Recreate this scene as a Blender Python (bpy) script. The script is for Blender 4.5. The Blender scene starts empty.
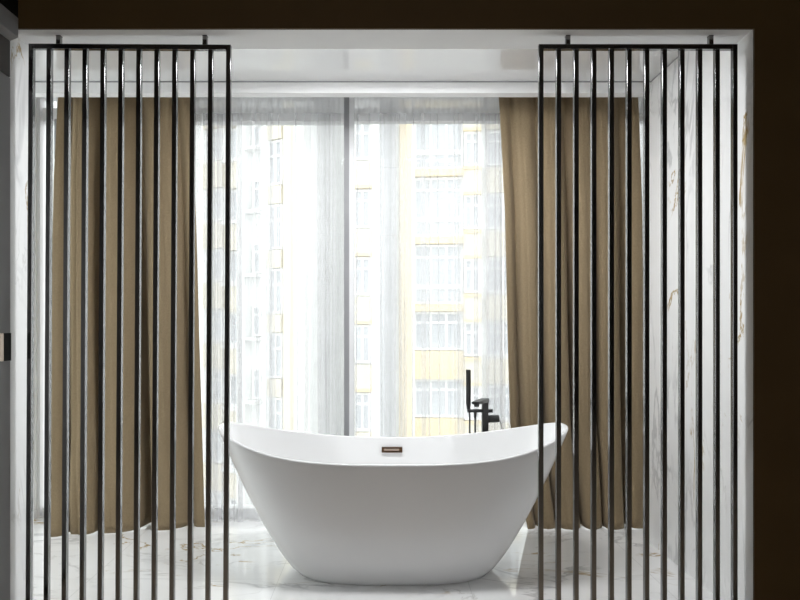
import bpy, math, random
from mathutils import Vector
PI = math.pi
S = bpy.context.scene
COL = S.collection

# ------------------------------------------------------------------ camera, sky, exposure
FPX, VX, VY, EYE = 662.0, 382.0, 326.0, 1.25          # focal length in pixels, vanishing point, eye height
cam_data = bpy.data.cameras.new('camera')
cam_data.sensor_width = 36.0
cam_data.lens = FPX / 800 * 36.0
cam_data.shift_x = (400 - VX) / 800
cam_data.shift_y = (VY - 300) / 800
cam_data.clip_start = 0.05
cam_data.clip_end = 500
cam = bpy.data.objects.new('camera', cam_data)
COL.objects.link(cam)
cam.location = (0, 0, EYE)
cam.rotation_euler = (PI / 2, 0, 0)
S.camera = cam

world = bpy.data.worlds.new('overcast_sky')
S.world = world
world.use_nodes = True
bg = world.node_tree.nodes['Background']
bg.inputs['Color'].default_value = (0.97, 0.985, 1.0, 1)
bg.inputs['Strength'].default_value = 3.0

S.view_settings.view_transform = 'Standard'
S.view_settings.look = 'None'
S.view_settings.gamma = 1.0
S.view_settings.use_curve_mapping = False
S.view_settings.exposure = -0.08
FILL = 58.0                                             # brightness of the fill light added in the ceiling
S.cycles.transparent_max_bounces = 32
S.cycles.max_bounces = 14
S.cycles.diffuse_bounces = 8
S.cycles.glossy_bounces = 6


def at(px, py, D):
    return Vector(((px - VX) / FPX * D, D, EYE - (py - VY) / FPX * D))


def ax(px, D):
    return (px - VX) / FPX * D


def az(py, D):
    return EYE - (py - VY) / FPX * D


# ------------------------------------------------------------------ object helpers
def tag(o, label=None, cat=None, group=None, kind=None):
    if label: o['label'] = label
    if cat: o['category'] = cat
    if group: o['group'] = group
    if kind: o['kind'] = kind
    return o


def empty(name, loc=(0, 0, 0), rz=0.0):
    o = bpy.data.objects.new(name, None)
    COL.objects.link(o)
    o.empty_display_size = 0.1
    o.location = loc
    o.rotation_euler = (0, 0, rz)
    return o


class MB:
    """collects vertices and faces of one mesh"""
    def __init__(self):
        self.v, self.f = [], []

    def add(self, vs, fs):
        n = len(self.v)
        self.v += [tuple(p) for p in vs]
        self.f += [tuple(i + n for i in f) for f in fs]
        return self

    def box(self, x0, x1, y0, y1, z0, z1):
        vs = [(x, y, z) for z in (z0, z1) for y in (y0, y1) for x in (x0, x1)]
        return self.add(vs, [(0, 2, 3, 1), (4, 5, 7, 6), (0, 1, 5, 4), (2, 6, 7, 3), (0, 4, 6, 2), (1, 3, 7, 5)])

    def tube(self, pts, r, n=12, cap=True):
        pts = [Vector(p) for p in pts]
        rs = r if isinstance(r, (list, tuple)) else [r] * len(pts)
        vs, fs = [], []
        up = None
        for i, p in enumerate(pts):
            d = (pts[min(i + 1, len(pts) - 1)] - pts[max(i - 1, 0)]).normalized()
            if up is None:
                up = Vector((0, 0, 1)) if abs(d.z) < 0.9 else Vector((0, 1, 0))
            a = d.cross(up).normalized()
            up = a.cross(d).normalized()
            for k in range(n):
                t = 2 * PI * k / n
                vs.append(p + rs[i] * (math.cos(t) * a + math.sin(t) * up))
        for i in range(len(pts) - 1):
            for k in range(n):
                k2 = (k + 1) % n
                fs.append((i * n + k, i * n + k2, (i + 1) * n + k2, (i + 1) * n + k))
        if cap:
            fs.append(tuple(reversed(range(n))))
            fs.append(tuple(range((len(pts) - 1) * n, len(pts) * n)))
        return self.add(vs, fs)

    def rings(self, rings, cap0=True, cap1=True):
        n = len(rings[0])
        vs = [p for r in rings for p in r]
        fs = []
        for i in range(len(rings) - 1):
            for k in range(n):
                k2 = (k + 1) % n
                fs.append((i * n + k, i * n + k2, (i + 1) * n + k2, (i + 1) * n + k))
        if cap0: fs.append(tuple(reversed(range(n))))
        if cap1: fs.append(tuple(range((len(rings) - 1) * n, len(rings) * n)))
        return self.add(vs, fs)

    def grid(self, rows):
        n = len(rows[0])
        vs = [p for r in rows for p in r]
        fs = [(i * n + k, i * n + k + 1, (i + 1) * n + k + 1, (i + 1) * n + k)
              for i in range(len(rows) - 1) for k in range(n - 1)]
        return self.add(vs, fs)

    def prism(self, prof, y0, y1):
        """profile of (x, z) points swept from y0 to y1"""
        n = len(prof)
        return self.rings([[(x, y0, z) for x, z in prof], [(x, y1, z) for x, z in prof]])

    def build(self, name, mat, parent=None, smooth=False, bevel=0.0, seg=2):
        me = bpy.data.meshes.new(name)
        me.from_pydata(self.v, [], self.f)
        import bmesh
        bm = bmesh.new()
        bm.from_mesh(me)
        bmesh.ops.recalc_face_normals(bm, faces=bm.faces)
        bm.to_mesh(me)
        bm.free()
        me.materials.append(mat)
        if smooth:
            me.polygons.foreach_set('use_smooth', [True] * len(me.polygons))
        me.update()
        o = bpy.data.objects.new(name, me)
        COL.objects.link(o)
        if parent: o.parent = parent
        if bevel:
            m = o.modifiers.new('bevel', 'BEVEL')
            m.width = bevel
            m.segments = seg
            m.limit_method = 'ANGLE'
        return o


def box(name, mat, x0, x1, y0, y1, z0, z1, parent=None, bevel=0.0):
    return MB().box(x0, x1, y0, y1, z0, z1).build(name, mat, parent, bevel=bevel)


def struct(o):
    return tag(o, kind='structure')


def copy_tree(o, parent=None):
    c = o.copy()
    COL.objects.link(c)
    c.parent = parent
    for ch in list(o.children):
        copy_tree(ch, c)
    return c


# ------------------------------------------------------------------ materials
def mat(name, color=(0.8, 0.8, 0.8), rough=0.5, metallic=0.0, ior=1.5, coat=0.0, coat_rough=0.05, spec=0.5):
    m = bpy.data.materials.new(name)
    m.use_nodes = True
    b = m.node_tree.nodes['Principled BSDF']
    b.inputs['Base Color'].default_value = (*color, 1)
    b.inputs['Roughness'].default_value = rough
    b.inputs['Metallic'].default_value = metallic
    b.inputs['IOR'].default_value = ior
    b.inputs['Coat Weight'].default_value = coat
    b.inputs['Coat Roughness'].default_value = coat_rough
    b.inputs['Coat IOR'].default_value = 1.9
    b.inputs['Specular IOR Level'].default_value = spec
    return m


def N(m, kind, **kw):
    n = m.node_tree.nodes.new(kind)
    for k, v in kw.items():
        setattr(n, k, v)
    return n


def L(m, a, b):
    m.node_tree.links.new(a, b)


def math_node(m, op, a, b=None, c=None):
    n = N(m, 'ShaderNodeMath', operation=op)
    for i, v in enumerate((a, b, c)):
        if v is None: continue
        if isinstance(v, (int, float)): n.inputs[i].default_value = v
        else: L(m, v, n.inputs[i])
    return n.outputs[0]


def add_mottle(m, c0, c1, scale, detail=4.0, bump=0.0, stretch=(1, 1, 1), bump_dist=0.002):
    b = m.node_tree.nodes['Principled BSDF']
    tc = N(m, 'ShaderNodeTexCoord')
    mp = N(m, 'ShaderNodeMapping')
    mp.inputs['Scale'].default_value = stretch
    L(m, tc.outputs['Object'], mp.inputs['Vector'])
    nz = N(m, 'ShaderNodeTexNoise')
    nz.inputs['Scale'].default_value = scale
    nz.inputs['Detail'].default_value = detail
    L(m, mp.outputs[0], nz.inputs['Vector'])
    rp = N(m, 'ShaderNodeValToRGB')
    rp.color_ramp.elements[0].color = (*c0, 1)
    rp.color_ramp.elements[1].color = (*c1, 1)
    rp.color_ramp.elements[0].position = 0.3
    rp.color_ramp.elements[1].position = 0.7
    L(m, nz.outputs['Fac'], rp.inputs[0])
    L(m, rp.outputs[0], b.inputs['Base Color'])
    if bump:
        bp = N(m, 'ShaderNodeBump')
        bp.inputs['Strength'].default_value = bump
        bp.inputs['Distance'].default_value = bump_dist
        L(m, nz.outputs['Fac'], bp.inputs['Height'])
        L(m, bp.outputs[0], b.inputs['Normal'])
    return m


def marble(name, rot=(0, 0, 0), scale=(1, 1, 1), joints=None, seed=0.0, rough=0.04, ior=1.52, gold_w=0.016, grey=0.75, gold=1.0, gsc=1.15, gdet=9):
    """polished white marble with grey and gold veins; joints = (axis, offset, pitch) list of tile joints"""
    m = bpy.data.materials.new(name)
    m.use_nodes = True
    b = m.node_tree.nodes['Principled BSDF']
    b.inputs['Roughness'].default_value = rough
    b.inputs['IOR'].default_value = ior
    tc = N(m, 'ShaderNodeTexCoord')
    pos = tc.outputs['Object']
    mp = N(m, 'ShaderNodeMapping')
    mp.inputs['Rotation'].default_value = rot
    mp.inputs['Scale'].default_value = scale
    mp.inputs['Location'].default_value = (seed, seed * 1.7, seed * 0.6)
    L(m, pos, mp.inputs['Vector'])

    def noise(sc, det, dist, off=0.0, rgh=0.55):
        src = mp.outputs[0]
        if off:
            ad = N(m, 'ShaderNodeVectorMath', operation='ADD')
            ad.inputs[1].default_value = (off, off * 0.7, off * 1.3)
            L(m, src, ad.inputs[0])
            src = ad.outputs[0]
        n = N(m, 'ShaderNodeTexNoise')
        n.inputs['Scale'].default_value = sc
        n.inputs['Detail'].default_value = det
        n.inputs['Distortion'].default_value = dist
        n.inputs['Roughness'].default_value = rgh
        L(m, src, n.inputs['Vector'])
        return n.outputs['Fac']

    def vein(fac, width):
        d = math_node(m, 'ABSOLUTE', math_node(m, 'SUBTRACT', fac, 0.5))
        mr = N(m, 'ShaderNodeMapRange', interpolation_type='SMOOTHSTEP')
        mr.inputs['From Min'].default_value = 0.0
        mr.inputs['From Max'].default_value = width
        mr.inputs['To Min'].default_value = 1.0
        mr.inputs['To Max'].default_value = 0.0
        L(m, d, mr.inputs['Value'])
        return mr.outputs[0]

    def mask(fac, lo, hi):
        mr = N(m, 'ShaderNodeMapRange', interpolation_type='SMOOTHSTEP')
        mr.inputs['From Min'].default_value = lo
        mr.inputs['From Max'].default_value = hi
        L(m, fac, mr.inputs['Value'])
        return mr.outputs[0]

    def mix(a, col, fac):
        mx = N(m, 'ShaderNodeMix', data_type='RGBA')
        if isinstance(a, tuple): mx.inputs['A'].default_value = (*a, 1)
        else: L(m, a, mx.inputs['A'])
        mx.inputs['B'].default_value = (*col, 1)
        L(m, fac, mx.inputs['Factor'])
        return mx.outputs['Result']

    c = mix((0.86, 0.86, 0.855), (0.71, 0.71, 0.715), math_node(m, 'MULTIPLY', mask(noise(0.9, 3, 0.5, 5.0), 0.45, 0.8), 0.7))
    g = math_node(m, 'MULTIPLY', vein(noise(1.6, 7, 0.9, 11.0), 0.030), mask(noise(1.3, 2, 0, 23.0), 0.46, 0.62))
    c = mix(c, (0.42, 0.42, 0.43), math_node(m, 'MULTIPLY', g, grey))
    g2 = math_node(m, 'MULTIPLY', vein(noise(3.2, 8, 0.6, 31.0), 0.022), mask(noise(2.0, 2, 0, 43.0), 0.5, 0.66))
    c = mix(c, (0.50, 0.49, 0.48), math_node(m, 'MULTIPLY', g2, grey * 0.8))
    g3 = math_node(m, 'MULTIPLY', vein(noise(gsc, gdet, 1.0, 57.0, 0.6), gold_w), mask(noise(1.9, 3, 0, 61.0), 0.50, 0.60))
    c = mix(c, (0.42, 0.30, 0.13), math_node(m, 'MULTIPLY', g3, gold))
    if joints:
        sp = N(m, 'ShaderNodeSeparateXYZ')
        L(m, pos, sp.inputs[0])
        for axis, off, pitch in joints:
            t = math_node(m, 'SUBTRACT', sp.outputs[axis], off)
            t = math_node(m, 'PINGPONG', t, pitch / 2)
            line = math_node(m, 'LESS_THAN', t, 0.0016)
            c = mix(c, (0.40, 0.40, 0.40), math_node(m, 'MULTIPLY', line, 0.4))
    L(m, c, b.inputs['Base Color'])
    return m


M = {}
M['marble_wall'] = marble('polished_marble_wall', rot=(0.35, 0.2, 0.1), scale=(1.0, 1.7, 0.62), seed=3.1,
                          grey=0.6, gold_w=0.012)
M['marble_floor'] = marble('polished_marble_floor', rot=(0, 0, 0.5), scale=(0.8, 1.5, 1.0), seed=1.4,
                           joints=[('X', -0.51, 0.93), ('Y', 3.27, 0.83)], gold_w=0.013, gsc=0.75, gdet=6, gold=1.0, rough=0.03, ior=2.15)
M['brown_wall'] = add_mottle(mat('dark_brown_wall_paint', rough=0.6, spec=0.25), (0.066, 0.036, 0.010), (0.078, 0.043, 0.012), 3.0)
M['white_plaster'] = add_mottle(mat('white_plaster', rough=0.7), (0.85, 0.85, 0.855), (0.88, 0.88, 0.88), 6.0)
M['gloss_ceiling'] = add_mottle(mat('glossy_stretch_ceiling', rough=0.35, coat=1.0, coat_rough=0.03), (0.74, 0.74, 0.745), (0.76, 0.76, 0.76), 0.8)
M['bedroom_floor'] = add_mottle(mat('oak_boards', rough=0.4), (0.40, 0.32, 0.24), (0.50, 0.40, 0.30), 2.0, stretch=(8, 0.6, 1))
M['bedroom_wall'] = add_mottle(mat('bedroom_wall_paint', rough=0.7), (0.05, 0.035, 0.02), (0.06, 0.04, 0.025), 4.0)
M['frame_white'] = add_mottle(mat('window_frame_white', rough=0.35), (0.78, 0.78, 0.79), (0.82, 0.82, 0.83), 5.0)
M['frame_shade'] = add_mottle(mat('window_frame_shade', rough=0.4), (0.25, 0.25, 0.26), (0.28, 0.28, 0.29), 5.0)  # darker copy of the frame, backlit shade put into the colour
M['black'] = add_mottle(mat('satin_black_metal', rough=0.16, ior=3.0), (0.002, 0.002, 0.002), (0.003, 0.003, 0.003), 20.0)
M['tap_black'] = add_mottle(mat('matt_black_tap', rough=0.38), (0.010, 0.010, 0.010), (0.016, 0.016, 0.016), 40.0)
M['bath'] = add_mottle(mat('white_acrylic', rough=0.09, ior=1.49), (0.80, 0.80, 0.80), (0.82, 0.82, 0.82), 1.5)
M['bronze'] = add_mottle(mat('brushed_bronze', rough=0.3, metallic=1.0), (0.10, 0.055, 0.03), (0.13, 0.075, 0.04), 30.0)
M['bronze_pale'] = add_mottle(mat('pale_bronze', rough=0.35, metallic=1.0), (0.42, 0.34, 0.28), (0.48, 0.40, 0.33), 30.0)
M['chrome'] = add_mottle(mat('chrome', rough=0.12, metallic=1.0), (0.75, 0.75, 0.75), (0.82, 0.82, 0.82), 30.0)
M['cabinet'] = add_mottle(mat('graphite_lacquer', rough=0.55), (0.28, 0.28, 0.285), (0.32, 0.32, 0.325), 2.0)
M['cabinet_dark'] = add_mottle(mat('dark_walnut_veneer', rough=0.4), (0.030, 0.022, 0.018), (0.045, 0.032, 0.026), 5.0, stretch=(6, 6, 0.6))
M['cabinet_black'] = add_mottle(mat('black_lacquer', rough=0.6, spec=0.2), (0.004, 0.004, 0.004), (0.006, 0.006, 0.006), 5.0)


def fabric(name, c0, c1):
    m = mat(name, rough=0.9, spec=0.2)
    add_mottle(m, c0, c1, 320.0, detail=2.0, bump=0.25, stretch=(1, 1, 0.35), bump_dist=0.001)
    b = m.node_tree.nodes['Principled BSDF']
    b.inputs['Sheen Weight'].default_value = 0.12
    b.inputs['Sheen Roughness'].default_value = 0.5
    return m


M['drape'] = fabric('tan_linen_blend', (0.215, 0.160, 0.094), (0.270, 0.206, 0.126))


def sheer_mat(name, opacity):
    m = bpy.data.materials.new(name)
    m.use_nodes = True
    nt = m.node_tree
    nt.nodes.remove(nt.nodes['Principled BSDF'])
    out = nt.nodes['Material Output']
    tr = N(m, 'ShaderNodeBsdfTransparent')
    df = N(m, 'ShaderNodeBsdfDiffuse')
    df.inputs['Color'].default_value = (0.75, 0.75, 0.76, 1)
    tl = N(m, 'ShaderNodeBsdfTranslucent')
    tl.inputs['Color'].default_value = (0.75, 0.75, 0.76, 1)
    cl = N(m, 'ShaderNodeMixShader')
    cl.inputs[0].default_value = 0.55
    L(m, df.outputs[0], cl.inputs[1])
    L(m, tl.outputs[0], cl.inputs[2])
    # weave: fine threads vary the cover a little
    tc = N(m, 'ShaderNodeTexCoord')
    nz = N(m, 'ShaderNodeTexNoise')
    nz.inputs['Scale'].default_value = 60.0
    mp = N(m, 'ShaderNodeMapping')
    mp.inputs['Scale'].default_value = (1, 1, 0.05)
    L(m, tc.outputs['Object'], mp.inputs['Vector'])
    L(m, mp.outputs[0], nz.inputs['Vector'])
    f = math_node(m, 'MULTIPLY_ADD', nz.outputs['Fac'], 0.01, opacity - 0.005)
    mx = N(m, 'ShaderNodeMixShader')
    L(m, f, mx.inputs[0])
    L(m, tr.outputs[0], mx.inputs[1])
    L(m, cl.outputs[0], mx.inputs[2])
    L(m, mx.outputs[0], out.inputs['Surface'])
    return m


M['sheer'] = sheer_mat('white_voile', 0.27)
M['sheer_tape'] = sheer_mat('white_voile_heading', 0.85)


def glass_mat():
    m = bpy.data.materials.new('clear_window_glass')
    m.use_nodes = True
    nt = m.node_tree
    nt.nodes.remove(nt.nodes['Principled BSDF'])
    out = nt.nodes['Material Output']
    tr = N(m, 'ShaderNodeBsdfTransparent')
    tr.inputs['Color'].default_value = (0.95, 0.97, 0.96, 1)
    gl = N(m, 'ShaderNodeBsdfGlossy')
    gl.inputs['Roughness'].default_value = 0.0
    fr = N(m, 'ShaderNodeFresnel')
    fr.inputs['IOR'].default_value = 1.12
    mx = N(m, 'ShaderNodeMixShader')
    L(m, fr.outputs[0], mx.inputs[0])
    L(m, tr.outputs[0], mx.inputs[1])
    L(m, gl.outputs[0], mx.inputs[2])
    L(m, mx.outputs[0], out.inputs['Surface'])
    return m


M['glass'] = glass_mat()
M['facade_white'] = add_mottle(mat('white_render', rough=0.8), (0.72, 0.72, 0.72), (0.80, 0.80, 0.79), 0.8)
M['facade_grey'] = add_mottle(mat('pale_grey_cladding', rough=0.7), (0.52, 0.53, 0.55), (0.58, 0.59, 0.61), 0.8)
M['facade_yellow'] = add_mottle(mat('yellow_cladding', rough=0.7), (0.66, 0.55, 0.36), (0.70, 0.59, 0.39), 0.8)
M['facade_cream'] = add_mottle(mat('cream_cladding', rough=0.7), (0.66, 0.61, 0.50), (0.70, 0.65, 0.54), 0.8)
M['facade_glass'] = add_mottle(mat('dark_facade_glass', rough=0.05), (0.44, 0.45, 0.47), (0.52, 0.53, 0.55), 0.4)
M['asphalt'] = add_mottle(mat('asphalt', rough=0.9), (0.18, 0.18, 0.18), (0.26, 0.26, 0.26), 0.3)

# ------------------------------------------------------------------ room shell
XR, XL = 1.544, -1.556          # marble side faces of the opening
XBL = -2.25                     # left wall of the bath room behind the pier
XBR = 1.78                      # window niche right of the marble wall
Y0, YS, YB, YC = 2.755, 2.947, 3.80, 3.87      # brown wall, back of the header, bulkhead front and back
YW = 4.32                       # window frame
H, ZS, ZB = 2.654, 2.483, 2.587
HP = 2.80                       # ceiling of the curtain pocket

struct(box('floor', M['marble_floor'], XBL - 0.15, XBR + 0.15, Y0, 4.55, -0.12, 0.0))
struct(box('ceiling', M['gloss_ceiling'], XBL - 0.15, XBR + 0.15, YS - 0.02, YC, H, H + 0.30))
struct(box('ceiling_pocket', M['white_plaster'], XBL - 0.15, XBR + 0.15, YC, 4.55, HP, HP + 0.15))
struct(box('wall_right', M['marble_wall'], XR, XBR + 0.15, Y0, YB + 0.03, 0.0, H))
struct(box('wall_right_niche', M['white_plaster'], XBR, XBR + 0.15, YB + 0.03, 4.55, 0.0, HP))
struct(box('wall_left_pier', M['marble_wall'], XBL - 0.15, XL, Y0, YS + 0.01, 0.0, H))
wl = MB()                                                                         # left wall of the bath room, opened for an added side window
wl.box(XBL - 0.15, XBL, YS + 0.01, 4.55, 0.0, 0.06)
wl.box(XBL - 0.15, XBL, YS + 0.01, 4.55, 2.60, HP)
wl.box(XBL - 0.15, XBL, 4.30, 4.55, 0.06, 2.60)
struct(wl.build('wall_left', M['white_plaster']))
struct(box('trim_1', M['white_plaster'], XL, XR, Y0, YS, ZS, H))                 # header lining over the opening
struct(box('trim_2', M['white_plaster'], XBL, XR, YB, YC, ZB, H))                # bulkhead in front of the curtains

# dark strips standing in for the shade where ceiling meets bulkhead and marble
struct(box('trim_3', M['frame_shade'], XBL, XR - 0.003, YB - 0.003, YB, H - 0.006, H))
struct(box('trim_4', M['frame_shade'], XR - 0.003, XR, YS + 0.002, YB, H - 0.005, H))

# brown wall of the bedroom: the part right of the opening and the part above it
bw = MB()
bw.box(XR, 3.2, Y0 - 0.012, Y0, 0.0, 2.9)
bw.box(XL, XR, Y0 - 0.012, Y0, ZS, 2.9)
bw.box(-2.3, XL, Y0 - 0.012, Y0, 0.0, 2.9)
struct(bw.build('wall_front', M['brown_wall']))
struct(box('floor_bedroom', M['bedroom_floor'], -2.3, 3.2, -3.2, Y0, -0.12, 0.0))
struct(box('ceiling_bedroom', M['bedroom_wall'], -2.3, 3.2, -3.2, Y0, 2.9, 3.02))
struct(box('wall_bedroom_left', M['bedroom_wall'], -2.42, -2.3, -3.2, Y0, 0.0, 2.9))
struct(box('wall_bedroom_right', M['bedroom_wall'], 3.2, 3.32, -3.2, Y0, 0.0, 2.9))
bk = MB()                                                                         # wall behind the camera; opening added to let in fill light
WX0, WX1, WZ0, WZ1 = -1.0, 1.15, 0.12, 2.84
bk.box(-2.42, WX0, -3.32, -3.2, 0, 2.9)
bk.box(WX1, 3.32, -3.32, -3.2, 0, 2.9)
bk.box(WX0, WX1, -3.32, -3.2, 0, WZ0)
bk.box(WX0, WX1, -3.32, -3.2, WZ1, 2.9)
struct(bk.build('wall_bedroom_back', M['bedroom_wall']))


def fill_material(name, strength):
    glow = bpy.data.materials.new(name)
    glow.use_nodes = True
    gb = glow.node_tree.nodes['Principled BSDF']
    gb.inputs['Emission Color'].default_value = (0.97, 0.985, 1.0, 1)
    gb.inputs['Emission Strength'].default_value = strength
    return glow


# fill light added out of view in the ceiling above the tub's front edge
fill_light = empty('added_fill_light', (0.05, 3.14, H))
tag(fill_light, 'added fill light hidden in the ceiling behind the header', 'fill light')
lm = MB()
for x0, x1, y0, y1 in ((-0.6, 0.6, -0.108, -0.1), (-0.6, 0.6, 0.1, 0.108), (-0.61, -0.6, -0.108, 0.108), (0.6, 0.61, -0.108, 0.108)):
    lm.box(x0, x1, y0, y1, -0.012, 0.0)
lm.build('housing', M['frame_white'], fill_light)
MB().box(-0.6, 0.6, -0.1, 0.1, -0.009, -0.001).build('fill_panel', fill_material('fill_glow', FILL), fill_light)


# ------------------------------------------------------------------ window
def window(name, x0, x1, depth, m):
    fw = 0.034
    f, mu = MB(), MB()
    z0, z1, zr0, zr1 = 0.0, HP, az(121, YW), az(108, YW)
    f.box(x0, x0 + (fw if x0 > XBL else 0.018), YW, YW + depth, z0, z1)
    (f if x1 == XBR else mu).box(x1 - fw, x1, YW, YW + depth, z0, z1)
    f.box(x0 + fw, x1 - fw, YW, YW + depth, z0, z0 + 0.06)
    f.box(x0 + fw, x1 - fw, YW, YW + depth, z1 - 0.05, z1)
    fr = struct(f.build(name, M['frame_white']))
    if mu.v: tag(mu.build('mullion', m, fr), 'mullion darkened to its backlit shade')
    box('transom', M['frame_white'], x0 + fw, x1 - fw, YW, YW + depth, zr0, zr1, fr)
    box('glass_pane', M['glass'], x0 + fw, x1 - fw, YW + 0.036, YW + 0.042, z0 + 0.06, zr0, fr)
    box('glass_pane', M['glass'], x0 + fw, x1 - fw, YW + 0.036, YW + 0.042, zr1, z1 - 0.05, fr)
    return fr


XM = ax(349.2, YW)
w1 = window('window_1', XBL, XM, 0.10, M['frame_shade'])
wh = MB().box(ax(54.5, 4.3), ax(58.5, 4.3), 4.29, 4.32, az(160, 4.3), az(119, 4.3))
wh.build('window_handle', M['cabinet'], w1, bevel=0.008, seg=3)
w2 = window('window_2', XM, XBR, 0.07, M['frame_white'])

f3 = MB()  # side window added to brighten the bath room from the left
y0_, y1_ = YS + 0.012, 4.298
f3.box(XBL - 0.10, XBL - 0.03, y0_, y0_ + 0.04, 0.062, 2.598)
f3.box(XBL - 0.10, XBL - 0.03, y1_ - 0.04, y1_, 0.062, 2.598)
f3.box(XBL - 0.10, XBL - 0.03, y0_ + 0.04, y1_ - 0.04, 0.062, 0.112)
f3.box(XBL - 0.10, XBL - 0.03, y0_ + 0.04, y1_ - 0.04, 2.548, 2.598)
w3 = struct(f3.build('fill_window', M['frame_white']))
box('glass_pane', M['glass'], XBL - 0.064, XBL - 0.058, y0_ + 0.04, y1_ - 0.04, 0.112, 2.548, w3)

# ------------------------------------------------------------------ slatted screens
def slat_screen(px_first, px_last, py_mid, lean, label):
    D = 2.80
    x_first, x_last = ax(px_first, D), ax(px_last, D)
    cx = (x_first + x_last) / 2 - math.tan(lean) * az(py_mid, D)
    root = empty('slatted_screen', (cx, D, 0.0))
    root.rotation_euler = (0, lean, 0)
    tag(root, label, 'screen', 'black slatted screens')
    w = x_last - x_first
    bw_, bd = 0.0195, 0.022
    zt, zb = 2.443, 0.03
    for i in range(12):
        x = -w / 2 + w * i / 11
        z1 = zt if i in (0, 11) else zt - 0.021
        MB().box(x - bw_ / 2, x + bw_ / 2, 0, bd, zb if i in (0, 11) else zb + 0.02, z1).build('slat', M['black'], root, bevel=0.0012)
    MB().box(-w / 2 + bw_ / 2, w / 2 - bw_ / 2, 0, bd, zt - 0.021, zt).build('top_rail', M['black'], root, bevel=0.0012)
    MB().box(-w / 2 + bw_ / 2, w / 2 - bw_ / 2, 0, bd, zb, zb + 0.02).build('bottom_rail', M['black'], root, bevel=0.0012)
    top = [ZS - 0.0005] * 2
    for k, dx in enumerate((0.1145, w - 0.101)):
        x = -w / 2 + dx
        z_top = (ZS - 0.0005 + x * math.sin(lean)) / math.cos(lean)
        h = MB()
        h.box(x - 0.0095, x + 0.0095, 0.001, bd - 0.001, zt, z_top - 0.003)
        h.box(x - 0.0105, x + 0.0105, 0.0, bd, z_top - 0.004, z_top - 0.0008)
        h.build('hanger', M['black'], root, bevel=0.002)
        MB().box(x - 0.0095, x + 0.0095, 0.001, bd - 0.001, 0.004, zb).build('floor_pin', M['black'], root, bevel=0.002)
    return root


slat_screen(29.4, 227.0, 290, 0.0055, 'black metal screen of upright slats hanging on the left side of the opening')
slat_screen(541.3, 735.5, 290, 0.0, 'black metal screen of upright slats hanging beside the marble wall on the right')

# ------------------------------------------------------------------ bathtub
BX, BY = 0.058, 3.49
A_R, B_R, A_B, B_B = 0.912, 0.39, 0.488, 0.306
Z0R, DZR = 0.600, 0.133
NT = 128


def sup(a, b, t, n):
    c, s = math.cos(t), math.sin(t)
    return (a * math.copysign(abs(c) ** (2 / n), c), b * math.copysign(abs(s) ** (2 / n), s))


def rim_z(x, y):
    u = min(1.0, abs(x) / A_R)
    p = 2.85 + 0.65 * (-y / B_R)            # front rim (y < 0) stays low longer than the back rim
    return Z0R + DZR * u ** p


bath_root = empty('bathtub', (BX, BY, 0))
tag(bath_root, 'glossy white freestanding double slipper bathtub standing in the middle of the opening', 'bathtub')
rings = []
ts = [2 * PI * k / NT for k in range(NT)]
RT = 0.017                                   # rim thickness
NB, NR = 3.0, 2.35
rings.append([(sup(A_B - 0.012, B_B - 0.012, t, NB)[0], sup(A_B - 0.012, B_B - 0.012, t, NB)[1], 0.0) for t in ts])
for i in range(0, 25):
    w = i / 24
    ring = []
    for t in ts:
        xb, yb = sup(A_B, B_B, t, NB)
        xr, yr = sup(A_R, B_R, t, NR)
        zr = rim_z(xr, yr) - RT / 2
        ww = (w + 0.004) ** 0.74 if w < 1 else 1.0
        ring.append((xb + (xr - xb) * ww, yb + (yr - yb) * ww, 0.004 + (zr - 0.004) * w))
    rings.append(ring)
for k in range(1, 8):                         # rolled rim
    a = PI * k / 8
    ring = []
    for t in ts:
        xr, yr = sup(A_R, B_R, t, NR)
        xi, yi = sup(A_R - RT, B_R - RT, t, NR)
        q = (1 - math.cos(a)) / 2
        ring.append((xr + (xi - xr) * q, yr + (yi - yr) * q, rim_z(xr, yr) - RT / 2 + RT / 2 * math.sin(a)))
    rings.append(ring)
ZF = 0.15


def inner(t, w):
    xf, yf = sup(0.50, 0.235, t, 2.6)
    xi, yi = sup(A_R - RT, B_R - RT, t, NR)
    xr, yr = sup(A_R, B_R, t, NR)
    zr = rim_z(xr, yr) - RT / 2
    q = w ** 0.66
    s = w ** 1.25
    return (xf + (xi - xf) * q, yf + (yi - yf) * q, ZF + (zr - ZF) * s)


for i in range(20, -1, -1):
    rings.append([inner(t, i / 20) for t in ts])
for sc in (0.85, 0.6, 0.3, 0.08):
    rings.append([(sup(0.50 * sc, 0.235 * sc, t, 2.6)[0], sup(0.50 * sc, 0.235 * sc, t, 2.6)[1], ZF - 0.012 * (1 - sc)) for t in ts])
MB().rings(rings).build('tub_shell', M['bath'], bath_root, smooth=True)

# overflow plate on the inner back wall, drain in the tub floor
ow = None
for i in range(200):
    p = inner(PI / 2, i / 199)
    if p[2] >= 0.529:
        ow = p
        break
ov = empty('overflow_mount')
bpy.data.objects.remove(ov)
oy = ow[1]
fr = MB()
for (x0, x1, z0, z1) in ((-0.060, 0.060, 0.010, 0.0155), (-0.060, 0.060, -0.0155, -0.010), (-0.060, -0.053, -0.010, 0.010), (0.053, 0.060, -0.010, 0.010)):
    fr.box(x0, x1, oy - 0.016, oy + 0.006, ow[2] + z0, ow[2] + z1)
fr.box(-0.053, 0.053, oy - 0.004, oy + 0.008, ow[2] - 0.010, ow[2] + 0.010)
of = fr.build('overflow_plate', M['bronze'], bath_root, bevel=0.001)
tag(of, 'rectangular bronze overflow plate')
MB().box(-0.046, 0.042, oy - 0.011, oy - 0.004, ow[2] - 0.006, ow[2] + 0.0065).build('overflow_insert', M['bronze_pale'], of, bevel=0.001)
MB().tube([(0, 0, ZF - 0.014), (0, 0, ZF - 0.005)], [0.032, 0.030], 32).build('drain_cover', M['bronze'], bath_root, bevel=0.001)

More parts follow.
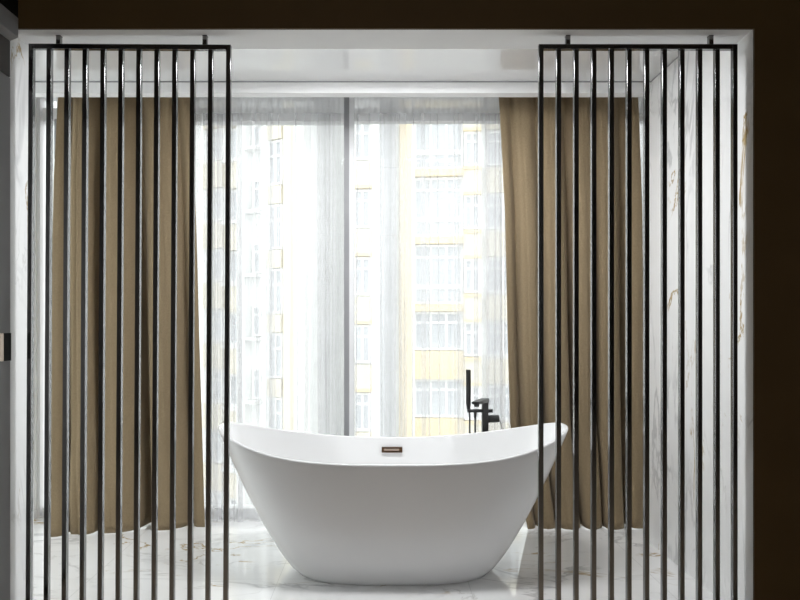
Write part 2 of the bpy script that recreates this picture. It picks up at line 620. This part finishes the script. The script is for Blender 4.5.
# ------------------------------------------------------------------ floor standing mixer and hand shower
MXD = 3.985
mx_x = ax(485.0, MXD)
mixer = empty('bath_mixer', (mx_x, MXD, 0))
tag(mixer, 'matt black floor standing bath mixer behind the tub near the right curtain', 'tap')
hz = lambda py: az(py, MXD)
hx = lambda px: ax(px, MXD) - mx_x
MB().box(-0.0185, 0.0185, -0.0185, 0.0185, 0.010, hz(399.0)).build('column', M['tap_black'], mixer, bevel=0.003)
MB().box(-0.06, 0.06, -0.06, 0.06, 0.0, 0.012).build('base_plate', M['tap_black'], mixer, bevel=0.002)
# flat spout reaching over the tub, a little to the left
sp = MB()
tipx, tipy = -0.085, -0.185
d = Vector((tipx, tipy, 0)).normalized()
nrm = Vector((-d.y, d.x, 0))
zt_ = hz(398.2)
ends = [Vector((0, 0, 0)) - d * 0.018, Vector((tipx, tipy, 0))]
rgs = []
for e, th in ((ends[0], 0.030), (ends[0] + d * 0.05, 0.024), (ends[1], 0.016)):
    rgs.append([e + nrm * 0.022 + Vector((0, 0, zt_)), e - nrm * 0.022 + Vector((0, 0, zt_)),
                e - nrm * 0.022 + Vector((0, 0, zt_ - th)), e + nrm * 0.022 + Vector((0, 0, zt_ - th))])
sp.rings(rgs)
spout = sp.build('spout', M['tap_black'], mixer, bevel=0.002)
e = Vector((tipx, tipy, 0)) - d * 0.028
MB().tube([e + Vector((0, 0, zt_ - 0.018)), e + Vector((0, 0, zt_ - 0.032))], [0.016, 0.014], 16).build('outlet', M['tap_black'], spout)
zb_ = hz(410.8)
MB().tube([(hx(467.2), 0, zb_), (hx(492.6), 0, zb_)], 0.0105, 14).build('cross_bar', M['tap_black'], mixer, bevel=0.001)
MB().tube([(hx(475.2), 0, zb_ - 0.006), (hx(475.2), 0, zb_ - 0.045)], [0.010, 0.007], 12).build('hose_outlet', M['tap_black'], mixer)
hd = MB().tube([(0.018, 0, hz(419)), (hx(498.8), 0, hz(418.4))], [0.023, 0.022], 18).build('valve_handle', M['tap_black'], mixer, bevel=0.002)
MB().tube([(hx(498.2), -0.004, hz(416.5)), (hx(500.0), -0.012, hz(421)), (hx(501.6), -0.02, hz(429))], [0.004, 0.0035, 0.003], 10).build('lever', M['chrome'], hd)

shower = empty('hand_shower', (ax(468.4, MXD), MXD, zb_ + 0.0105))
tag(shower, 'slim black stick hand shower standing upright on the mixer cross bar', 'shower head')
wl = hz(369.6) - (zb_ + 0.0105)
MB().tube([(0, 0, 0.0005), (0, 0, 0.02), (0, 0, 0.024), (0, 0, wl - 0.003), (0, 0, wl)], [0.012, 0.0125, 0.0150, 0.0150, 0.013], 20).build('wand', M['tap_black'], shower, smooth=False)
hp = []
x_a, x_b = 0.008, ax(475.2, MXD) - ax(468.4, MXD)
zz = 0.0 - 0.0105
for i in range(31):
    t = i / 30
    a = PI * t
    hp.append(((x_a + x_b) / 2 - (x_b - x_a) / 2 * math.cos(a), 0.0, -0.05 - 0.42 * math.sin(a) ** 0.6))
hp = [(0.006, 0.0, -0.018)] + hp + [(x_b, 0.0, -0.055)]
ox, oz = ax(468.4, MXD) - mx_x, zb_ + 0.0105
MB().tube([(x + ox, y, z + oz) for x, y, z in hp], 0.0052, 10).build('hose', M['tap_black'], mixer, smooth=True)


# ------------------------------------------------------------------ drapes
def interp(tab, v):
    for (a, p), (b, q) in zip(tab, tab[1:]):
        if v <= b:
            return p + (q - p) * (v - a) / (b - a)
    return tab[-1][1]


def drape(name, left, right, Dl, Dr, Dlb, Drb, knots, depth, amp, seed, label, mat_, zt=HP, hem=0.003):
    """left, right: edge tables of (v, image column); knots: crests of the folds, 0..1; depth: how deep each fold is"""
    rnd = random.Random(seed)
    nfold = len(knots) - 1
    NU, NV = nfold * 40, 56
    drift = [rnd.uniform(-0.03, 0.03) for _ in range(nfold + 1)]
    drift[0] = drift[-1] = 0
    skew = [rnd.uniform(-0.5, 0.5) for _ in range(nfold)]
    wig = [(rnd.uniform(1.5, 4), rnd.uniform(0, 6.28), rnd.uniform(4, 9)) for _ in range(4)]
    rows = []
    for j in range(NV + 1):
        v = j / NV
        kk = [k + drift[i] * v for i, k in enumerate(knots)]
        pl, pr = ax(interp(left, v), 1), ax(interp(right, v), 1)
        row = []
        for i in range(NU + 1):
            s = i / NU * nfold
            f = min(nfold - 1, int(s))
            q = s - f
            u = kk[f] + (kk[f + 1] - kk[f]) * q
            D = (Dl + (Dr - Dl) * u) * (1 - v) + (Dlb + (Drb - Dlb) * u) * v
            xr = pl + (pr - pl) * u
            g = 0.5 + 0.5 * min(1, v * 1.8)
            ph = 2 * PI * q
            d_ = depth[f]
            valley = (1 - math.cos(ph)) / 2
            y = amp * d_ * g * (valley ** 1.8 * 1.9 - 0.4 + 0.16 * math.sin(2 * ph + skew[f] + 1.4 * v) * math.sin(ph / 2))
            xo = 0.40 * amp * d_ * g * (math.sin(ph) + 0.6 * skew[f] * valley) * (0.4 + 0.6 * v)
            if i in (0, NU): xo = 0
            low = max(0, v - 0.72) / 0.28
            for (fx, p0, fz) in wig:
                y += 0.003 * math.sin(fx * 1.6 * s + p0 + fz * v)
                y += 0.0055 * low * math.sin(fx * 1.9 * s + p0 + 3.0 * fz * v)
            top_p = max(0, 0.10 - v) / 0.10
            y = y * (1 - 0.5 * top_p) + 0.008 * top_p * math.cos(2 * ph)
            z = zt + (hem - zt) * v
            if v == 1.0: z += 0.008 * valley * min(1.2, d_)
            row.append((xr * D + xo, D + y, z))
        rows.append(row)
    o = MB().grid(rows).build(name, mat_, smooth=True)
    m = o.modifiers.new('cloth_thickness', 'SOLIDIFY')
    m.thickness = 0.004
    m.offset = 0
    tag(o, label, 'curtain')
    return o


drape('drape', [(0, 60), (0.07, 58), (0.24, 54), (0.45, 52.5), (1, 51.5)], [(0, 191), (0.43, 198), (1, 206)], 3.965, 4.10, 3.925, 4.13,
      [0.0, 0.17, 0.40, 0.76, 1.0], [0.6, 1.15, 1.3, 0.6], 0.062, 5,
      'heavy tan drape hanging behind the left slatted screen', M['drape'])
drape('drape', [(0, 497), (0.06, 499), (0.3, 504.5), (0.61, 507.5), (0.77, 510), (0.88, 517), (1, 527)], [(0, 637), (0.3, 641), (1, 643)], 4.07, 4.07, 4.085, 4.085,
      [0.0, 0.16, 0.36, 0.60, 0.76, 1.0], [0.5, 0.8, 1.1, 0.7, 1.0], 0.056, 21,
      'heavy tan drape hanging at the right, behind the bathtub end and the right screen', M['drape'])


def sheer(name, px0, px1, D, nfold, seed, dense, label):
    """voile curtain; dense = list of (centre px, half width px, gain) where the folds double back more"""
    rnd = random.Random(seed)
    NU, NV = nfold * 22, 24
    kn = [0.0]
    for i in range(nfold):
        kn.append(kn[-1] + 0.35 + 1.3 * rnd.random() ** 1.6)
    kn = [k / kn[-1] for k in kn]
    am = [0.35 + 0.9 * rnd.random() for _ in range(nfold + 1)]
    dr = [rnd.uniform(-1, 1) for _ in range(nfold + 1)]
    x0, x1 = ax(px0, D), ax(px1, D)
    pitch = (x1 - x0) / nfold

    def gain(x):
        px = x / D * FPX + VX
        g = 1.0
        for c, h, a in dense:
            g += 0.2 * a * math.exp(-((px - c) / h) ** 4)
        return g
    rows = []
    for j in range(NV + 1):
        v = j / NV
        row = []
        for i in range(NU + 1):
            s = i / NU * nfold
            f = min(nfold - 1, int(s))
            q = s - f
            u = kn[f] + (kn[f + 1] - kn[f]) * q
            x = x0 + (x1 - x0) * u
            g = gain(x)
            a = am[f] * (1 - q) + am[f + 1] * q
            ph = 2 * PI * q
            w = 1 - 0.6 * math.exp(-4.0 * v)
            x += pitch * (0.20 * g * a * math.sin(ph) * w + 0.30 * (dr[f] * (1 - q) + dr[f + 1] * q) * v * (0 < i < NU))
            y = -0.020 * a * min(g, 1.7) * math.cos(ph) * w + 0.006 * math.sin(0.7 * s + 3 * v)
            row.append((x, D + y, HP + (0.006 - HP) * v))
        rows.append(row)
    cloth = MB().grid(rows)
    for c, h, a in dense:                      # gathered pleats lying over one another
        for lay in range(int(round(a))):
            w0, w1 = rnd.uniform(-1.0, -0.55), rnd.uniform(0.55, 1.0)
            p0, p1 = rnd.uniform(0, 6.28), rnd.uniform(0, 6.28)
            rr = []
            for j in range(25):
                v = j / 24
                e0 = ax(max(px0, c + h * (w0 + 0.16 * math.sin(2.2 * v + p0))), D)
                e1 = ax(min(px1, c + h * (w1 + 0.16 * math.sin(2.0 * v + p1))), D)
                rr.append([(e0 + (e1 - e0) * q / 16, D + 0.024 + 0.008 * lay + 0.006 * math.sin(q * 1.3 + p0), HP + (0.006 - HP) * v) for q in range(17)])
            cloth.grid(rr)
    for i in range(24):                        # narrow pleats pressed flat between the wide waves
        c = px0 + (px1 - px0) * (i + rnd.uniform(0.1, 0.9)) / 24
        w = rnd.choice((0.6, 0.8, 1.0, 1.4, 2.2, 3.4))
        lean, p0 = rnd.uniform(-3.5, 3.5), rnd.uniform(0, 6.28)
        for lay in range(2):
            rr = []
            for j in range(25):
                v = j / 24
                m_ = c + lean * v + 0.8 * math.sin(2.4 * v + p0)
                ww = w * (1 + 0.35 * math.sin(3 * v + 2 * p0) - 0.25 * lay)
                e0, e1 = ax(max(px0, m_ - ww), D), ax(min(px1, m_ + ww), D)
                rr.append([(e0 + (e1 - e0) * q / 4, D - 0.026 - 0.003 * lay - 0.003 * math.sin(q * 0.8), HP + (0.006 - HP) * v) for q in range(5)])
            cloth.grid(rr)
    o = cloth.build(name, M['sheer'], smooth=True)
    tag(o, label, 'curtain')
    tr = []
    n = NU
    for z in (HP, 2.597):
        tr.append([(x0 + (x1 - x0) * i / n, D - 0.045 + 0.0015 * math.sin(0.5 * i), z) for i in range(n + 1)])
    MB().grid(tr).build('heading_tape', M['sheer_tape'], o, smooth=True)
    return o


sheer('sheer_curtain', 60, 344.5, 4.235, 32, 3, [(325, 8, 3.0), (313, 5, 1.0), (338, 4, 1.0), (214, 14, 2.0), (240, 20, 1.0)], 'white sheer curtain left of the window mullion, spreading behind the left drape')
sheer('sheer_curtain', 354, 656, 4.235, 32, 8, [(389, 10, 3.0), (495, 15, 3.0), (487, 7, 1.0), (648, 10, 2.0)], 'white sheer curtain right of the window mullion, behind the black tap')

# ------------------------------------------------------------------ cabinet at the left edge
cab = empty('tall_cabinet', (-1.9, 2.35, 0))
tag(cab, 'tall dark graphite wardrobe cabinet at the left edge of the opening', 'cabinet')


def cbox(name, m, x0, x1, y0, y1, z0, z1, parent=None, bevel=0.0):
    return MB().box(x0 + 1.9, x1 + 1.9, y0 - 2.35, y1 - 2.35, z0, z1).build(name, m, parent or cab, bevel=bevel)


YE = Y0 - 0.0125
xf = ax(10.6, YE)
cbox('body', M['cabinet_black'], -2.295, xf - 0.02, 2.15, YE - 0.001, 0.0, 2.43)
cbox('upper_panel', M['cabinet_dark'], xf - 0.02, xf - 0.001, 2.15, YE - 0.001, 2.281, 2.43, bevel=0.001)
door = cbox('door', M['cabinet'], xf - 0.02, xf, 2.15, YE - 0.001, 0.06, 2.277, bevel=0.002)
tag(door, 'graphite lower door')
hxf = xf + 0.0
hn = MB()
z0h, z1h = az(361, 2.70), az(333, 2.70)
hn.box(hxf + 1.9, hxf + 0.004 + 1.9, YE - 0.055 - 2.35, YE - 0.002 - 2.35, z0h, z1h)
hnd = hn.build('pull_handle', M['cabinet_black'], door, bevel=0.001)
MB().box(hxf + 1.9, hxf + 0.004 + 1.9, YE - 0.14 - 2.35, YE - 0.056 - 2.35, z0h, z1h).build('handle_plate', M['bronze_pale'], hnd, bevel=0.001)
xc = ax(18.7, YE)
cr = MB()
zc0, zc1 = az(38.0, YE), az(18.3, YE)
prof = [(xc, zc1), (xc, zc0), (xc - 0.045, zc0 - 0.018), (-2.295, zc0 - 0.018), (-2.295, zc1)]
cr.prism([(x + 1.9, z) for x, z in prof], 2.15 - 2.35, YE - 0.001 - 2.35)
crown = cr.build('cornice', M['cabinet'], cab, bevel=0.003)
cbox('top_panel', M['cabinet_black'], -2.295, xc - 0.002, 2.15, YE - 0.001, zc1, 2.88)

# ------------------------------------------------------------------ city outside
struct(box('ground', M['asphalt'], -90, 90, 8, 150, -14.2, -14.0))


class Facade:
    """flat front of a building between two plan points, addressed by image columns"""
    def __init__(self, root, px0, D0, px1, D1):
        self.root = root
        self.p0 = Vector((ax(px0, D0), D0, 0))
        self.p1 = Vector((ax(px1, D1), D1, 0))
        self.d = (self.p1 - self.p0)
        self.len = self.d.length
        self.d.normalize()
        self.n = Vector((self.d.y, -self.d.x, 0))       # outward, towards the room
        self.ref = self.p1
        self.Dref = D1

    def u(self, px):
        k = (px - VX) / FPX
        # solve p0 + d*u on the ray x = k*y
        return (k * self.p0.y - self.p0.x) / (self.d.x - k * self.d.y)

    def z(self, py):
        return EYE - (py - VY) / FPX * self.Dref

    def block(self, mb, u0, u1, z0, z1, out0, out1):
        c = []
        for z in (z0, z1):
            for o in (out0, out1):
                for u in (u0, u1):
                    p = self.p0 + self.d * u + self.n * o
                    c.append((p.x, p.y, z))
        mb.add(c, [(0, 2, 3, 1), (4, 5, 7, 6), (0, 1, 5, 4), (2, 6, 7, 3), (0, 4, 6, 2), (1, 3, 7, 5)])
        return mb

    def part(self, name, m, px0, px1, py_top, py_bot, out0=0.0, out1=0.1, parent=None):
        return self.block(MB(), self.u(px0), self.u(px1), self.z(py_bot), self.z(py_top), out0, out1).build(name, m, parent or self.root)

    def window(self, px0, px1, py_top, py_bot, cols=2, transom=0.3, fw=0.10):
        u0, u1, z0, z1 = self.u(px0), self.u(px1), self.z(py_bot), self.z(py_top)
        if u0 > u1: u0, u1 = u1, u0
        mb = MB()
        self.block(mb, u0, u1, z0, z0 + fw, 0.0, 0.16)
        self.block(mb, u0, u1, z1 - fw, z1, 0.0, 0.12)
        for k in range(cols + 1):
            c = u0 + fw / 2 + (u1 - u0 - fw) * k / cols
            self.block(mb, c - fw / 2, c + fw / 2, z0 + fw, z1 - fw, 0.0, 0.12)
        if transom:
            zt = z1 - (z1 - z0) * transom
            self.block(mb, u0, u1, zt - fw / 2, zt + fw / 2, 0.0, 0.11)
        w = mb.build('window', M['facade_white'], self.root)
        self.block(MB(), u0 + fw / 2, u1 - fw / 2, z0 + fw / 2, z1 - fw / 2, 0.02, 0.05).build('pane', M['facade_glass'], w)
        return w


# building facing the window
b1 = empty('apartment_building', (ax(430, 30), 31, -14))
tag(b1, 'pale apartment block with yellow bands and bay windows seen right of the window mullion', 'building')


def reparent(root):
    for o in list(root.children):
        o.location = -root.location


F = Facade(b1, 350, 30.0, 660, 29.0)
F.Dref = 29.7
bwall = MB()
F.block(bwall, F.u(350), F.u(700), -14, 16, -6.0, 0.0)
bwall.build('wall', M['facade_white'], b1)
F.part('pilaster', M['facade_yellow'], 400, 412, 30, 640, 0.0, 0.7)
F.part('pilaster', M['facade_white'], 412, 415, 30, 640, 0.0, 0.45)
for k in range(-1, 7):
    y0 = 174 + 67 * k
    # bay: yellow band, window, parapet
    F.part('band', M['facade_yellow'], 414, 463, y0 - 3.5, y0 + 3.5, 0.0, 0.4)
    if k >= 2 and k % 1 == 0 and k >= 2:
        F.part('spandrel', M['facade_yellow'], 414, 463, y0 + 42.5, y0 + 66, 0.0, 0.34)
        F.window(414, 463, y0 + 4, y0 + 42, 3, 0.28)
    else:
        F.window(414, 463, y0 + 4, y0 + 46, 3, 0.3)
        F.window(414, 463, y0 + 46, y0 + 63, 3, 0)
    # narrow column right of the bay
    y1 = 168 + 63 * k
    F.part('band', M['facade_yellow'], 463, 481, y1, y1 + 3, 0.0, 0.3)
    F.part('spandrel', M['facade_cream'], 463, 481, y1 + 3, y1 + 25, 0.0, 0.2)
    F.part('band', M['facade_yellow'], 463, 481, y1 + 25, y1 + 28, 0.0, 0.3)
    F.window(464, 480, y1 + 28, y1 + 62, 2, 0.3)
    # columns farther right, behind the gathered voile
    F.window(486, 520, y1 + 28, y1 + 62, 2, 0.3)
    F.part('spandrel', M['facade_cream'], 486, 520, y1 + 2, y1 + 26, 0.0, 0.2)
    # narrow column at the mullion
    y2 = 187 + 68 * k
    F.part('band', M['facade_yellow'], 353, 372, y2 - 2, y2 + 1, 0.0, 0.3)
    F.window(354, 371, y2 + 2, y2 + 40, 2, 0.3)
    F.part('spandrel', M['facade_cream'], 353, 372, y2 + 42, y2 + 66, 0.0, 0.2)
    F.part('cladding', M['facade_grey'], 380, 399, y2 - 18, y2 + 48, 0.0, 0.10)
reparent(b1)

# building on the left, its front turned away
b2 = empty('apartment_building', (ax(250, 34), 36, -14))
tag(b2, 'white apartment block with cream spandrels seen through the sheer left of the mullion', 'building')
F = Facade(b2, -60, 46.0, 294, 29.5)
F.Dref = 31.0
bwall = MB()
F.block(bwall, F.u(-60), F.u(294), -14, 17, -5.0, 0.0)
bwall.build('wall', M['facade_white'], b2)
F.part('pilaster', M['facade_cream'], 287, 294, 20, 640, 0.0, 0.25)
F.part('pilaster', M['facade_white'], 244, 252, 20, 640, 0.0, 0.5)
for k in range(-1, 7):
    y0 = 162 + 62 * k
    F.part('spandrel', M['facade_cream'], 230, 243, y0, y0 + 26, 0.0, 0.35)
    F.part('sill', M['facade_white'], 228, 244, y0 - 3, y0, 0.0, 0.5)
    F.window(231, 242, y0 + 27, y0 + 59, 1, 0)
    F.window(254, 262, y0 + 20, y0 + 50, 1, 0.3)
    F.part('sill', M['facade_white'], 252, 263, y0 + 51, y0 + 54, 0.0, 0.6)
    F.window(270, 284, y0 - 15, y0 + 28, 2, 0.35)
    F.part('spandrel', M['facade_cream'], 270, 284, y0 + 29, y0 + 46, 0.0, 0.2)
    F.window(207, 224, y0 + 24, y0 + 56, 2, 0.3)
    F.part('spandrel', M['facade_cream'], 206, 226, y0 - 4, y0 + 22, 0.0, 0.25)
    F.part('spandrel', M['facade_cream'], 28, 52, y0, y0 + 24, 0.0, 0.25)
reparent(b2)
